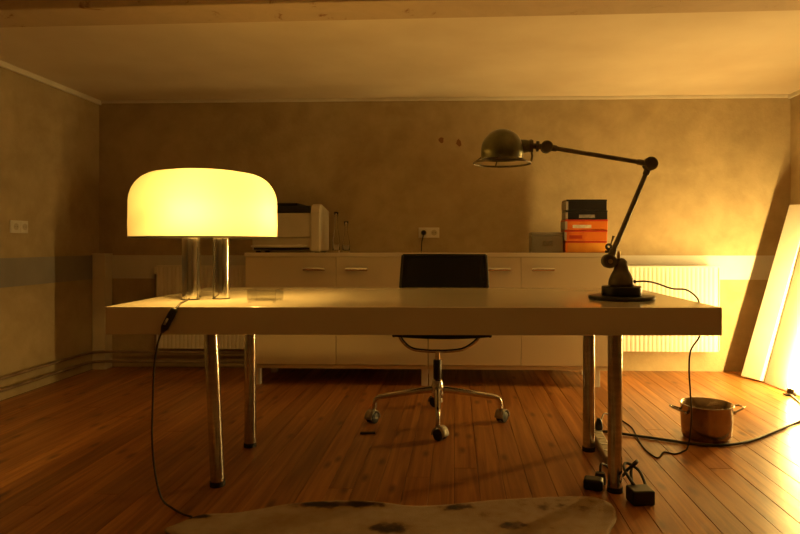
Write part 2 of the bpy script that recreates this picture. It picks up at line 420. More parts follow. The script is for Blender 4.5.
# ---------------------------------------------------------------- sideboard
def cabinet(x0, x1, label, feet):
    t = thing('cabinet', label, 'cabinet', ((x0 + x1) / 2, 4.46, 0), 'white cabinets along the back wall')
    bm = bmesh.new(); th = 0.018
    box(bm, x0, x0 + th, 4.222, 4.70, .117, .880); box(bm, x1 - th, x1, 4.222, 4.70, .117, .880)
    box(bm, x0 + th, x1 - th, 4.222, 4.70, .117, .142); box(bm, x0 + th, x1 - th, 4.222, 4.70, .862, .880)
    box(bm, x0 + th, x1 - th, 4.690, 4.70, .142, .862)
    obj('body', bm, 'white_door', t)
    xm = (x0 + x1) / 2
    for s, (a, b_) in enumerate(((x0 + .002, xm - .0015), (xm + .0015, x1 - .002))):
        d = obj('door', bx(a, b_, 4.203, 4.221, .147, .876), 'white_door', t, bevel=0.002)
        hx = b_ - 0.143 if s == 0 else a + 0.143
        bm = bmesh.new()
        tube(bm, [(hx - .074, 4.176, .796), (hx + .074, 4.176, .796)], 0.0135, 14)
        for q in (-.055, .055): tube(bm, [(hx + q, 4.176, .796), (hx + q, 4.203, .796)], 0.0045, 10)
        obj('handle', bm, 'chrome', d, smooth='auto')
    for fx in feet:
        for fy in (4.26, 4.66):
            obj('foot', bx(fx - .022, fx + .022, fy - .022, fy + .022, 0, .117), 'white_plastic', t, bevel=0.003)
cabinet(-1.436, -0.190, 'white two-door cabinet under the printer and glass vases', (-1.366, -0.214))
cabinet(-0.187, 1.057, 'white two-door cabinet under the stack of orange and black boxes', (-0.163, 0.947))
o = obj('worktop', bx(-1.440, 1.061, 4.196, 4.796, .880, .906), 'white_lacquer', bevel=0.002)
tag(o, 'long white worktop running across both white cabinets', 'worktop')

# ---------------------------------------------------------------- radiators
def radiator(x0, x1, label, valve_left):
    t = thing('radiator', label, 'radiator', ((x0 + x1) / 2, 4.71, .17), 'white panel radiators on the back wall')
    z0, z1, yf, yb = .170, .802, 4.665, 4.735
    n = 23; w = (x1 - x0 - .03) / n; poly = []
    poly.append((x0, yb)); poly.append((x0, yf + .004))
    for i in range(n):
        a = x0 + .015 + i * w
        poly += [(a, yf + .004), (a + w * .25, yf + .001), (a + w * .62, yf + .001), (a + w * .80, yf + .004)]
    poly += [(x1, yf + .004), (x1, yb)]
    bm = bmesh.new(); prism(bm, poly, 'z', z0, z1 - .012)
    obj('panel', bm, 'radiator_enamel', t)
    bm = bmesh.new()
    box(bm, x0, x1, yf - .006, yf + .006, z1 - .014, z1); box(bm, x0, x1, yb - .006, yb, z1 - .014, z1)
    for i in range(27):
        q = x0 + .01 + i * (x1 - x0 - .02) / 26; box(bm, q - .003, q + .003, yf + .006, yb - .006, z1 - .012, z1 - .002)
    obj('top_grille', bm, 'radiator_enamel', t)
    for q in (x0, x1): obj('side_cover', bx(q - .004, q + .004, yf - .004, yb, z0 + .01, z1), 'radiator_enamel', t, bevel=0.003)
    for q in (x0 + .12, x1 - .12): obj('bracket', bx(q - .015, q + .015, yb, 4.799, z0 + .1, z1 - .08), 'radiator_enamel', t)
    vx = x0 - .028 if valve_left else x1 + .028
    v = obj('valve_pipe', tb(spline([(vx, 4.70, .08), (vx, 4.70, .30), (vx, 4.70, .74)], 4), .009, 10), 'pipe_metal', t, smooth=True)
    obj('thermostat_knob', lathe([(0, 0), (.017, 0), (.019, .012), (.019, .045), (.014, .055), (0, .055)], (vx, 4.70, .735), 16), 'white_plastic', v, smooth='auto')
radiator(-2.272, -1.53, 'white ribbed radiator in the dim corner left of the cabinets', True)
radiator(1.18, 1.935, 'bright white ribbed radiator behind the right end of the desk', True)

# heating pipes and corner casing
for z, y, lab in ((.145, 4.658, 'upper thin dark heating pipe along the skirting of the left wall'), (.075, 4.645, 'lower thin dark heating pipe just above the floor by left wall')):
    x = XL + .028 + (4.658 - y)
    pts = [(x, YF + .02, z), (x, y - .10, z)] + [(x + .1 - .1 * math.cos(q), y - .1 + .1 * math.sin(q), z) for q in (math.radians(22), math.radians(45), math.radians(68))] + [(x + .1, y, z), (-1.47, y, z)]
    o = obj('heating_pipe', tb(pts, .0105, 12), 'pipe_metal', smooth=True, base=(x, 2.0, z))
    tag(o, lab, 'pipe', 'heating pipes along the floor')
t = thing('pipe_casing', 'low white boxed pipe casing standing in the left back corner', 'casing', (-2.743, 4.745, 0))
obj('casing_body', bx(-2.794, -2.692, 4.695, 4.797, 0, .878), 'trim_paint', t, bevel=0.003)
obj('cap', bx(-2.797, -2.688, 4.690, 4.798, .878, .892), 'trim_paint', t, bevel=0.003)

# ---------------------------------------------------------------- wall sockets
def sockets(name, label, u0, z0, wall, cord):
    """two modules of 8 cm side by side; wall 'back' runs along x, 'left' along y"""
    loc = (u0 + .08, YB, z0) if wall == 'back' else (XL, u0 + .08, z0)
    t = thing(name, label, 'wall socket', loc, 'double wall sockets')
    def B(a0, a1, d0, d1, z_0, z_1):
        return bx(a0, a1, YB - d1, YB - d0, z_0, z_1) if wall == 'back' else bx(XL + d0, XL + d1, a0, a1, z_0, z_1)
    obj('frame', B(u0, u0 + .16, 0, .008, z0, z0 + .08), 'white_plastic', t, bevel=0.002)
    for i in range(2):
        c = u0 + .04 + i * .08
        pl = obj('socket_plate', B(c - .033, c + .033, .008, .013, z0 + .007, z0 + .073), 'white_plastic', t, bevel=0.002)
        ax = (0, -1, 0) if wall == 'back' else (1, 0, 0)
        cc = (c, YB - .0131, z0 + .04) if wall == 'back' else (XL + .0131, c, z0 + .04)
        obj('socket_well', lathe([(.021, 0), (.022, .002), (.0195, .0025), (.018, .0006), (0, .0006)], cc, 20, ax), 'beige_plastic', pl, smooth='auto')
        for q in (-.0095, .0095):
            c2 = (c + q, cc[1], cc[2]) if wall == 'back' else (cc[0], c + q, cc[2])
            obj('contact_hole', lathe([(.0026, 0), (.0026, .001), (0, .001)], c2, 8, ax), 'black_plastic', pl)
sockets('wall_socket', 'double white wall socket above the cabinets with a black plug', -0.288, 1.012, 'back', True)
sockets('wall_socket', 'double white wall socket on the left wall', 3.815, 1.035, 'left', False)
t = thing('socket_cable', 'black plug with cord hanging from the back wall socket', 'cord', (-.248, 4.77, .91))
obj('plug', lathe([(0, -.002), (.018, 0), (.019, .018), (.012, .032), (0, .033)], (-.248, 4.7838, 1.052), 18, (0, -1, 0)), 'black_plastic', t, smooth='auto')
obj('cord', tb(spline([(-.248, 4.757, 1.045), (-.252, 4.755, 1.02), (-.262, 4.775, .98), (-.266, 4.785, .909)]), .004, 8), 'cord_rubber', t, smooth=True)

# ---------------------------------------------------------------- table lamp
LX, LY = -1.045, 2.565
t = thing('table_lamp', 'lit mushroom table lamp with yellow opal shade on chrome tubes', 'table lamp', (LX, LY, .74))
R, zb, zt, rc = 0.291, 0.992, 1.271, 0.118
prof = [(R, zb), (R + .0015, zb + .05), (R, zb + .11)]
for i in range(0, 13):
    a = math.radians(90 * i / 12)
    prof.append((R - rc + rc * math.cos(a) ** 0.92 if i < 12 else R - rc, zt - .014 - rc * 1.06 + rc * 1.06 * math.sin(a)))
for r_, h_ in ((.15, -.008), (.10, -.0035), (.05, -.001), (0, 0)): prof.append((r_, zt + h_))
sh = obj('shade', lathe(prof, (LX, LY, 0), 72), 'opal_shade', t, smooth=True, base=(LX, LY, zb))
obj('shade_rim', torus((LX, LY, zb), R, .0035, seg=72, n=8), 'dark_base', sh, smooth=True)
cols = []
th0 = math.radians(-25)
for i in range(4):
    a = th0 + i * math.pi / 2
    cx_, cy_ = LX + .006 + .083 * math.cos(a), LY + .083 * math.sin(a)
    tu = obj('chrome_tube', lathe([(.030, 0), (.0335, .003), (.0335, .30), (.030, .303), (0, .303)], (cx_, cy_, .742), 36), 'chrome', t, smooth='auto')
    obj('tube_foot', lathe([(0, 0), (.035, 0), (.035, .004), (0, .004)], (cx_, cy_, .74), 30), 'black_rubber', tu)
hb = obj('lampholder_plate', lathe([(0, 0), (.085, 0), (.088, .004), (.088, .010), (.085, .014), (0, .014)], (LX + .006, LY, 1.030), 40), 'white_plastic', t, smooth='auto')
obj('shade_spindle', tb([(LX, LY, 1.044), (LX, LY, zt - .001)], .006, 12), 'chrome', t)
for i in range(2):
    a = math.radians((-80, -8)[i])
    px, py = LX + .18 * math.cos(a), LY + .18 * math.sin(a)
    hx, hy = LX + .065 * math.cos(a), LY + .065 * math.sin(a)
    so = obj('bulb_socket', tb([(hx, hy, 1.0445), (hx, hy, 1.060), (px - .03 * math.cos(a), py - .03 * math.sin(a), 1.078)], .015, 16), 'white_plastic', hb, smooth='auto')
    bl = obj('bulb', ball((px, py, 1.085), .030, 18, 10), 'bulb_glass', hb, smooth=True)
    ld = bpy.data.lights.new('table_lamp_light', 'POINT'); ld.energy = SHADE_W; ld.color = WARM; ld.shadow_soft_size = 0.022
    lo = bpy.data.objects.new('table_lamp_light', ld); C.objects.link(lo); lo.parent = t; lo.location = Vector((px, py, 1.085)) - ORG[t]
# its cord with in-line switch
t = thing('lamp_cord', 'dark lamp cord with an in-line switch hanging off the desk front', 'cord', (-1.0, 2.19, 0))
obj('cord', tb(spline([(-1.075, 2.468, .744), (-1.055, 2.40, .744), (-1.03, 2.30, .744), (-1.003, 2.225, .745), (-.996, 2.194, .738), (-1.003, 2.183, .722)]), .0035, 8), 'cord_rubber', t, smooth=True)
obj('cord', tb(spline([(-1.046, 2.183, .652), (-1.062, 2.186, .61), (-1.078, 2.19, .52), (-1.087, 2.20, .40), (-1.092, 2.205, .262), (-1.082, 2.21, .13), (-1.065, 2.225, .04), (-1.03, 2.23, .006), (-.97, 2.185, .0045), (-.93, 2.165, .0045)]), .0035, 8), 'cord_rubber', t, smooth=True)
sw = obj('switch_body', tb([(-.998, 2.183, .738), (-1.001, 2.183, .732), (-1.012, 2.183, .712), (-1.036, 2.183, .668), (-1.045, 2.183, .652)], [.005, .012, .0135, .0135, .006], 14), 'black_plastic', t, smooth=True)
obj('slider', tb([(-1.018, 2.169, .702), (-1.030, 2.169, .680)], .004, 8), 'beige_plastic', sw, smooth=True)

# ---------------------------------------------------------------- jointed work lamp
JY = 2.58
t = thing('work_lamp', 'dark jointed industrial work lamp with green dome head on desk', 'desk lamp', (.677, JY, .74))
obj('base_plate', lathe([(0, 0), (.128, 0), (.132, .004), (.132, .011), (.127, .015), (0, .016)], (.677, JY, .74), 48), 'dark_base', t, smooth='auto')
obj('base_block', lathe([(0, 0), (.079, 0), (.080, .003), (.080, .034), (.077, .038), (0, .038)], (.677, JY, .755), 44), 'dark_base', t, smooth='auto')
bd = obj('base_body', lathe([(0, 0), (.050, 0), (.051, .012), (.049, .026), (.040, .048), (.030, .066), (.026, .085), (.024, .100), (.014, .112), (0, .115)], (.675, JY, .793), 32), 'worn_iron', t, smooth=True)
obj('cable_gland', tb([(.715, JY, .811), (.733, JY, .811)], .008, 12), 'dark_base', bd, smooth='auto')
obj('bolt', lathe([(0, 0), (.006, 0), (.006, .022), (0, .024)], (.664, JY - .008, .905), 10), 'worn_iron', bd)
J1, E1 = Vector((.626, JY, .895)), Vector((.792, JY, 1.292))
obj('lower_joint', tb([J1 + Vector((0, -.022, 0)), J1 + Vector((0, -.018, 0)), J1 + Vector((0, .018, 0)), J1 + Vector((0, .022, 0))], [.024, .029, .029, .024], 26), 'worn_iron', t, smooth='auto')
obj('joint_screw', tb([J1 + Vector((0, -.030, 0)), J1 + Vector((0, -.021, 0))], .009, 12), 'brass', t, smooth='auto')
obj('joint_link', tb([J1, (.662, JY, .885)], [.020, .018], 14), 'worn_iron', t, smooth=True)
obj('brass_stud', tb([(.662, JY - .01, .905), (.664, JY - .01, .935)], .007, 12), 'brass', t, smooth='auto')
d1 = (E1 - J1).normalized()
obj('lower_arm', tb([J1 + d1 * .015, J1 + d1 * .05, J1 + d1 * .055, E1 - d1 * .05, E1 - d1 * .045, E1 - d1 * .01], [.016, .014, .0105, .0092, .013, .013], 18), 'worn_iron', t, smooth='auto')
obj('elbow_joint', tb([E1 + Vector((0, -.022, 0)), E1 + Vector((0, -.018, 0)), E1 + Vector((0, .018, 0)), E1 + Vector((0, .022, 0))], [.023, .028, .028, .023], 26), 'worn_iron', t, smooth='auto')
H1 = Vector((.372, JY, 1.364)); d2 = (H1 - E1).normalized()
obj('upper_arm', tb([E1 + d2 * .015, E1 + d2 * .05, E1 + d2 * .055, H1 - d2 * .045, H1 - d2 * .04, H1 - d2 * .01], [.013, .012, .0092, .0092, .013, .014], 18), 'worn_iron', t, smooth='auto')
obj('head_joint', tb([H1 + Vector((0, -.020, 0)), H1 + Vector((0, -.016, 0)), H1 + Vector((0, .016, 0)), H1 + Vector((0, .020, 0))], [.020, .025, .025, .020], 24), 'worn_iron', t, smooth='auto')
obj('head_collar', tb([(.350, JY, 1.366), (.342, JY, 1.366), (.340, JY, 1.367), (.330, JY, 1.367), (.328, JY, 1.367), (.318, JY, 1.368), (.316, JY, 1.368), (.300, JY, 1.368)], [.012, .012, .022, .022, .012, .012, .026, .026], 20), 'worn_iron', t, smooth='auto')
obj('head_neck', tb([(.303, JY, 1.368), (.288, JY, 1.368), (.255, JY, 1.365)], [.024, .027, .030], 20), 'lamp_green', t, smooth='auto')
DC = Vector((.190, JY, 0))
hd = obj('dome_shade', lathe([(.086, 1.314), (.087, 1.352)] + [(.087 * math.cos(math.radians(a)), 1.352 + .087 * math.sin(math.radians(a))) for a in range(10, 91, 10)][:-1] + [(0, 1.4392)], DC, 40), 'lamp_green', t, smooth=True)
md = hd.modifiers.new('thickness', 'SOLIDIFY'); md.thickness = 0.002; md.offset = -1
obj('reflector', lathe([(.083, 1.316), (.080, 1.345), (.05, 1.375), (.02, 1.385), (0, 1.385)], DC, 32), 'worn_iron', hd, smooth=True)
obj('bulb', ball((.190, JY, 1.360), .022, 16, 8), 'white_plastic', hd, smooth=True)
gr = obj('guard_ring', torus((.190, JY, 1.298), .117, .0042, seg=56, n=8), 'worn_iron', t, smooth=True)
obj('ring_bracket', tb(spline([(.307, JY, 1.298), (.313, JY, 1.325), (.311, JY, 1.345), (.309, JY, 1.395)]), .0045, 8), 'worn_iron', gr, smooth=True)
for a in (100, 180, 260):
    ca_, sa_ = math.cos(math.radians(a)), math.sin(math.radians(a))
    obj('ring_stay', tb([(.190 + .117 * ca_, JY + .117 * sa_, 1.298), (.190 + .086 * ca_, JY + .086 * sa_, 1.322)], .003, 8), 'worn_iron', gr)
o = obj('desk_lamp_cable', tb(spline([(.733, JY, .811), (.770, 2.575, .813), (.812, 2.57, .806), (.873, 2.56, .785), (.920, 2.535, .782), (.944, 2.50, .760), (.949, 2.475, .735), (.951, 2.47, .66), (.953, 2.48, .604), (.945, 2.55, .536), (.957, 2.60, .45), (1.01, 2.73, .32), (1.07, 2.88, .20), (1.085, 2.93, .10), (1.075, 2.94, .02), (1.05, 2.93, .005), (1.00, 2.895, .004), (.96, 2.92, .004), (.905, 2.84, .004), (.885, 2.95, .004), (.895, 3.10, .004), (.92, 3.30, .004), (.90, 3.43, .006), (.86, 3.46, .02), (.80, 3.40, .05), (.745, 3.24, .052), (.715, 3.15, .075)]), .0036, 8), 'cord_rubber', smooth=True, base=(1.0, 2.9, 0))
tag(o, 'thin dark cord of the jointed lamp trailing over the desk end to floor', 'cord')

# ---------------------------------------------------------------- clear glass tray on the desk
t = thing('glass_tray', 'small clear glass tray on the desk beside the lit lamp', 'tray', (-.742, 2.42, .74))
bm = bmesh.new()
x0, x1, y0, y1, z0, z1, w = -.802, -.690, 2.365, 2.475, .746, .790, .004
box(bm, x0, x1, y0, y1, z0, z0 + w); box(bm, x0, x1, y0, y0 + w, z0 + w, z1); box(bm, x0, x1, y1 - w, y1, z0 + w, z1)
box(bm, x0, x0 + w, y0 + w, y1 - w, z0 + w, z1); box(bm, x1 - w, x1, y0 + w, y1 - w, z0 + w, z1)
bmesh.ops.remove_doubles(bm, verts=bm.verts, dist=1e-5)
obj('tray_body', bm, 'thin_glass', t)
for fx in (x0 + .008, x1 - .008):
    for fy in (y0 + .008, y1 - .008): obj('foot', lathe([(0, 0), (.006, 0), (.006, .006), (0, .006)], (fx, fy, .74), 12), 'chrome', t)

# ---------------------------------------------------------------- office chair
cx0, cy0 = -.100, 3.375
t = thing('office_chair', 'black mesh office chair on a four-star aluminium base behind the desk', 'office chair', (cx0, cy0, 0))
SX, SZ = cx0 + .030, .030
side = spline([(3.10, .478), (3.14, .487), (3.30, .474), (3.46, .466), (3.545, .480), (3.60, .540), (3.645, .66), (3.685, .79), (3.715, .897)], 6)
side = [(p.x, p.y + SZ * max(0, min(1, (3.70 - p.x) / .12))) for p in [Vector((a[0], a[1], 0)) for a in side]]
def sling(i0, i1, hw0, hw1, sag):
    bm = bmesh.new(); rows = []; N = 12
    for i in range(i0, i1):
        f = (i - i0) / (i1 - 1 - i0); hw = hw0 + (hw1 - hw0) * f
        y, z = side[i]; a = side[min(i + 1, len(side) - 1)]; b_ = side[max(i - 1, 0)]
        nx, nz = -(a[1] - b_[1]), a[0] - b_[0]; L = math.hypot(nx, nz); nx, nz = nx / L, nz / L
        rows.append([bm.verts.new((SX + hw * (2 * k / N - 1), y - nx * sag * (1 - (2 * k / N - 1) ** 2), z - nz * sag * (1 - (2 * k / N - 1) ** 2))) for k in range(N + 1)])
    for r0, r1 in zip(rows, rows[1:]):
        for k in range(N): bm.faces.new((r0[k], r0[k + 1], r1[k + 1], r1[k]))
    return bm
mid = 26
for nm, a, b_, h0, h1 in (('seat', 0, mid + 1, .235, .262), ('backrest', mid, len(side), .262, .243)):
    o = obj(nm, sling(a, b_, h0, h1, .012), 'black_mesh', t, smooth=True)
    md = o.modifiers.new('thickness', 'SOLIDIFY'); md.thickness = .012; md.offset = 0
for s in (-1, 1):
    pts = []
    for i, (y, z) in enumerate(side):
        hw = .235 + (.262 - .235) * min(1, i / mid) if i < mid else .262 + (.243 - .262) * (i - mid) / (len(side) - 1 - mid)
        pts.append((SX + s * (hw + .004), y, z))
    obj('side_frame', tb(pts, .009, 10), 'black_plastic', t, smooth=True)
obj('top_rail', tb([(SX - .247, 3.717, .898), (SX, 3.724, .900), (SX + .247, 3.717, .898)], .008, 10), 'black_plastic', t, smooth=True)
arc = spline([(cx0 - .215, cy0, .490), (cx0 - .190, cy0, .440), (cx0 - .14, cy0, .398), (cx0 - .06, cy0, .386), (cx0, cy0, .385), (cx0 + .06, cy0, .386), (cx0 + .14, cy0, .398), (cx0 + .205, cy0, .440), (cx0 + .240, cy0, .490)], 5)
obj('spreader', tb(arc, .010, 12), 'aluminium', t, smooth=True)
obj('column', tb([(cx0, cy0, .20), (cx0, cy0, .385)], .014, 18), 'chrome', t, smooth='auto')
obj('sleeve', tb([(cx0, cy0, .235), (cx0, cy0, .24), (cx0, cy0, .335), (cx0, cy0, .34)], [.020, .023, .023, .020], 20), 'black_plastic', t, smooth='auto')
obj('hub', lathe([(0, .135), (.026, .135), (.034, .15), (.034, .195), (.028, .225), (.022, .237), (0, .237)], (cx0, cy0, 0), 28), 'aluminium', t, smooth=True)
for i, L in enumerate((.342, .325, .342, .30)):
    a = math.radians(2 + 90 * i - 90 + 90)
    ux, uy = math.cos(a), math.sin(a)
    pts = [(cx0 + ux * .02, cy0 + uy * .02, .180), (cx0 + ux * .12, cy0 + uy * .12, .168), (cx0 + ux * (L - .06), cy0 + uy * (L - .06), .143), (cx0 + ux * (L - .02), cy0 + uy * (L - .02), .134), (cx0 + ux * (L - .003), cy0 + uy * (L - .003), .115), (cx0 + ux * L, cy0 + uy * L, .068)]
    lg = obj('base_leg', tb(spline(pts, 4), [.020 - .009 * min(1, k_ / 14) for k_ in range(21)], 12), 'aluminium', t, smooth=True)
    sw_a = a + 0.9; wx, wy = -math.sin(sw_a), math.cos(sw_a)
    c = Vector((cx0 + ux * L + .014 * math.cos(sw_a), cy0 + uy * L + .014 * math.sin(sw_a), .029))
    for s in (-1, 1):
        p0 = c + Vector((wx, wy, 0)) * (s * .006); p1 = c + Vector((wx, wy, 0)) * (s * .024)
        obj('caster_wheel', tb([p0, p0 + (p1 - p0) * .15, p0 + (p1 - p0) * .8, p1], [.026, .029, .029, .023], 20), 'black_rubber', lg, smooth='auto')
    bm = bmesh.new(); n = 10; hood = []
    for q in range(n + 1):
        b2 = math.radians(-5 + 190 * q / n); hood.append((math.cos(b2), math.sin(b2)))
    vs = []
    for s in (-.026, .026):
        vs.append([bm.verts.new(c + Vector((math.cos(sw_a), math.sin(sw_a), 0)) * (hc * .033) + Vector((wx, wy, 0)) * s + Vector((0, 0, hs_ * .038))) for hc, hs_ in hood])
    for q in range(n): bm.faces.new((vs[0][q], vs[0][q + 1], vs[1][q + 1], vs[1][q]))
    o = obj('caster_hood', bm, 'caster_hood', lg, smooth=True)
    md = o.modifiers.new('thickness', 'SOLIDIFY'); md.thickness = .003; md.offset = 1

# ---------------------------------------------------------------- things on the worktop
ZT = .906
t = thing('printer', 'beige desktop printer with dark lid on the cabinets behind the lamp', 'printer', (-1.19, 4.48, ZT))
bm = bmesh.new()
box(bm, -1.440, -1.015, 4.36, 4.64, ZT + .012, ZT + .105); box(bm, -1.440, -1.015, 4.33, 4.64, ZT + .105, ZT + .276)
obj('printer_body', bm, 'printer_white', t, bevel=0.008)
bm = bmesh.new()
poly = [(4.31, ZT + .006), (4.62, ZT + .006), (4.62, ZT + .305), (4.42, ZT + .336), (4.37, ZT + .340), (4.335, ZT + .322), (4.315, ZT + .285)]
prism(bm, poly, 'x', -1.015, -.945)
obj('side_housing', bm, 'printer_white', t, bevel=0.012, bseg=3)
obj('lid', bx(-1.438, -1.017, 4.335, 4.63, ZT + .276, ZT + .328), 'printer_dark', t, bevel=0.008)
obj('scanner_hump', bx(-1.438, -1.115, 4.345, 4.62, ZT + .328, ZT + .348), 'printer_dark', t, bevel=0.006)
obj('paper_tray', bx(-1.415, -1.045, 4.25, 4.40, ZT + .036, ZT + .050), 'printer_white', t, bevel=0.004)
obj('paper_sheet', bx(-1.39, -1.09, 4.26, 4.42, ZT + .050, ZT + .054), 'paper', t)
obj('tray_slot', bx(-1.425, -1.030, 4.352, 4.37, ZT + .018, ZT + .034), 'printer_dark', t)
for q in (-1.40, -.98):
    for y in (4.38, 4.59): obj('foot', bx(q - .015, q + .015, y - .015, y + .015, ZT, ZT + .013), 'black_rubber', t)

def vase(x, y, h, label):
    o = obj('glass_vase', lathe([(0, 0), (.024, 0), (.027, .006), (.0265, h * .30), (.020, h * .45), (.012, h * .62), (.0105, h * .80), (.017, h), (.0145, h), (.0085, h * .80), (.0095, h * .62), (.017, h * .45), (.0235, h * .30), (.0235, .016), (0, .014)], (x, y, ZT), 28), 'vase_glass', smooth=True, base=(x, y, ZT))
    tag(o, label, 'vase', 'slender glass vases on the worktop')
vase(-.853, 4.42, .288, 'taller slender clear glass vase next to the printer')
vase(-.782, 4.42, .222, 'shorter slender clear glass vase right of the taller one')

t = thing('storage_box', 'grey metal storage box beside the orange and black stack', 'box', (.644, 4.51, ZT))
bm = bmesh.new(); x0, x1, y0, y1 = .533, .755, 4.43, 4.59; w = .004
box(bm, x0, x1, y0, y1, ZT, ZT + .118)
obj('box_body', bm, 'grey_box', t, bevel=0.006)
obj('lid', bx(x0 - .003, x1 + .003, y0 - .003, y1 + .003, ZT + .118, ZT + .142), 'grey_box', t, bevel=0.005)
obj('label_holder', bx(.61, .68, y0 - .003, y0, ZT + .045, ZT + .080), 'aluminium', t)

stack = [  # x0, x1, y0, y1, height, kind, rotation, label
    (.770, 1.056, 4.415, 4.590, .080, 'amber', 0.6, 'amber orange box at the bottom of the stack on the worktop'),
    (.766, 1.060, 4.412, 4.592, .077, 'orange', -0.8, 'orange box with red edges second from the bottom of stack'),
    (.767, 1.062, 4.414, 4.590, .075, 'orange', 0.9, 'orange box with a white label, highest of the three orange ones'),
    (.774, 1.062, 4.416, 4.588, .064, 'black', -0.5, 'black box with a grey label lying on the orange boxes'),
    (.774, 1.056, 4.414, 4.588, .076, 'black', 1.0, 'plain black box on top of the whole stack'),
]
z = ZT
for i, (x0, x1, y0, y1, h, kind, ang, lab) in enumerate(stack):
    t = thing('carton', lab, 'box', ((x0 + x1) / 2, (y0 + y1) / 2, z), 'boxes stacked on the worktop')
    rot = Matrix.Rotation(math.radians(ang), 4, 'Z'); pv = ((x0 + x1) / 2, (y0 + y1) / 2, z)
    def RB(*a): return bx(*a, rot=rot, pivot=pv)
    mm = {'amber': 'box_amber', 'orange': 'box_orange', 'black': 'box_black'}[kind]
    obj('carton_body', RB(x0, x1, y0, y1, z + .0005, z + h - .012), mm, t, bevel=0.004)
    obj('carton_lid', RB(x0 - .002, x1 + .002, y0 - .002, y1 + .002, z + h - .014, z + h), 'box_red' if kind != 'black' else 'box_black', t, bevel=0.004)
    obj('end_flap', RB(x0 - .004, x0 + .012, y0 + .004 - .006, y1 - .004, z + .004, z + h - .015), 'box_side' if i > 0 else 'box_orange', t)
    if i == 2: obj('carton_label', RB(x0 + .05, x0 + .18, y0 - .0012, y0, z + .014, z + .036), 'box_label', t)
    if i == 1: obj('carton_label', RB(x0 + .03, x0 + .12, y0 - .0012, y0, z + .016, z + .040), 'box_red', t)
    if i == 3: obj('carton_label', RB(x0 + .09, x0 + .20, y0 - .0012, y0, z + .010, z + .034), 'box_label_grey', t)
    z += h
t = thing('tape_dispenser', 'small black tape dispenser by the right side of box stack', 'tape dispenser', (1.005, 4.212, ZT))
obj('dispenser_body', bx(.995, 1.052, 4.198, 4.216, ZT, ZT + .018), 'black_plastic', t, bevel=0.004)
obj('tape_roll', torus((1.020, 4.207, ZT + .040), .016, .009, (0, 1, 0), 24, 8), 'black_plastic', t, smooth=True)
obj('cutter_arm', tb([(1.030, 4.207, ZT + .045), (1.040, 4.207, ZT + .075), (1.052, 4.207, ZT + .112)], [.006, .005, .009], 10), 'worn_iron', t, smooth=True)

# ---------------------------------------------------------------- cooking pot
px, py = 1.250, 3.165
t = thing('cooking_pot', 'shiny two-handled metal cooking pot standing on the floorboards', 'pot', (px, py, 0))
obj('pot_body', lathe([(0, .001), (.104, .001), (.112, .006), (.117, .02), (.121, .09), (.122, .163), (.127, .167), (.127, .170), (.120, .169), (.118, .09), (.113, .022), (.105, .010), (0, .009)], (px, py, 0), 56), 'copper_pot', t, smooth=True)
for a in (3, 183):
    ux, uy = math.cos(math.radians(a)), math.sin(math.radians(a))
    def hp(r_, s, z_): return (px + ux * r_ - uy * s, py + uy * r_ + ux * s, z_)
    h = obj('pot_handle', tb(spline([hp(.119, -.042, .134), hp(.140, -.040, .142), hp(.172, -.028, .152), hp(.178, 0, .154), hp(.172, .028, .152), hp(.140, .040, .142), hp(.119, .042, .134)], 4), .0048, 10), 'brushed_steel', t, smooth=True)
    for s in (-.042, .042):
        obj('rivet_plate', ball(hp(.1215, s, .132), .009, 12, 6), 'brushed_steel', h, smooth=True)

# ---------------------------------------------------------------- cables and power strip
t = thing('power_strip', 'beige power strip with black plug lying between the right desk legs', 'power strip', (.69, 2.96, 0))
d = Vector((.672 - .700, 2.74 - 3.19, 0)); L = d.length; ang = math.atan2(d.y, d.x)
pc = Vector((.690, 2.97, 0)); rot = Matrix.Rotation(ang, 4, 'Z')
obj('strip_body', bx(pc.x - L / 2, pc.x + L / 2, pc.y - .026, pc.y + .026, .0, .038, rot=rot, pivot=pc), 'beige_plastic', t, bevel=0.008, bseg=3)
for i in range(4):
    q = pc - rot.to_3x3() @ Vector((L / 2 - .09 - i * .09, 0, 0)) 
    obj('socket_well', lathe([(.020, 0), (.021, .002), (.019, .0025), (.018, .0007), (0, .0007)], (q.x, q.y, .0381), 18), 'white_plastic', t, smooth='auto')
o = obj('plug', lathe([(0, 0), (.018, .0), (.020, .012), (.017, .035), (.009, .055), (0, .056)], (.712, 3.14, .0405), 18), 'black_plastic', t, smooth='auto'); o['label'] = 'black plug'
t = thing('power_adapter', 'chunky black power adapter on the floor beside the front desk leg', 'adapter', (.685, 2.37, 0))
obj('adapter_body', bx(.645, .730, 2.32, 2.395, 0, .055, rot=Matrix.Rotation(.12, 4, 'Z')), 'black_plastic', t, bevel=0.007, bseg=3)
obj('cable_loop', tb(spline([(.688, 2.392, .03), (.685, 2.45, .03), (.700, 2.52, .07), (.715, 2.50, .105), (.700, 2.46, .11), (.668, 2.46, .085), (.664, 2.50, .05), (.672, 2.58, .02), (.676, 2.70, .012)]), .006, 8), 'cord_rubber', t, smooth=True)
obj('cable_loop', tb(spline([(.672, 2.38, .054), (.660, 2.47, .08), (.68, 2.52, .09), (.722, 2.50, .07), (.728, 2.43, .04), (.712, 2.392, .03)]), .006, 8), 'cord_rubber', t, smooth=True)
t = thing('plug_cluster', 'black plugs bundled on the floor behind the front desk leg', 'plug', (.545, 2.47, 0))
obj('plug_body', bx(.505, .580, 2.455, 2.515, 0, .042, rot=Matrix.Rotation(-.3, 4, 'Z')), 'black_plastic', t, bevel=0.01, bseg=3)
obj('plug_body', lathe([(0, 0), (.022, 0), (.024, .02), (.018, .045), (0, .05)], (.580, 2.535, 0), 18), 'black_plastic', t, smooth='auto')
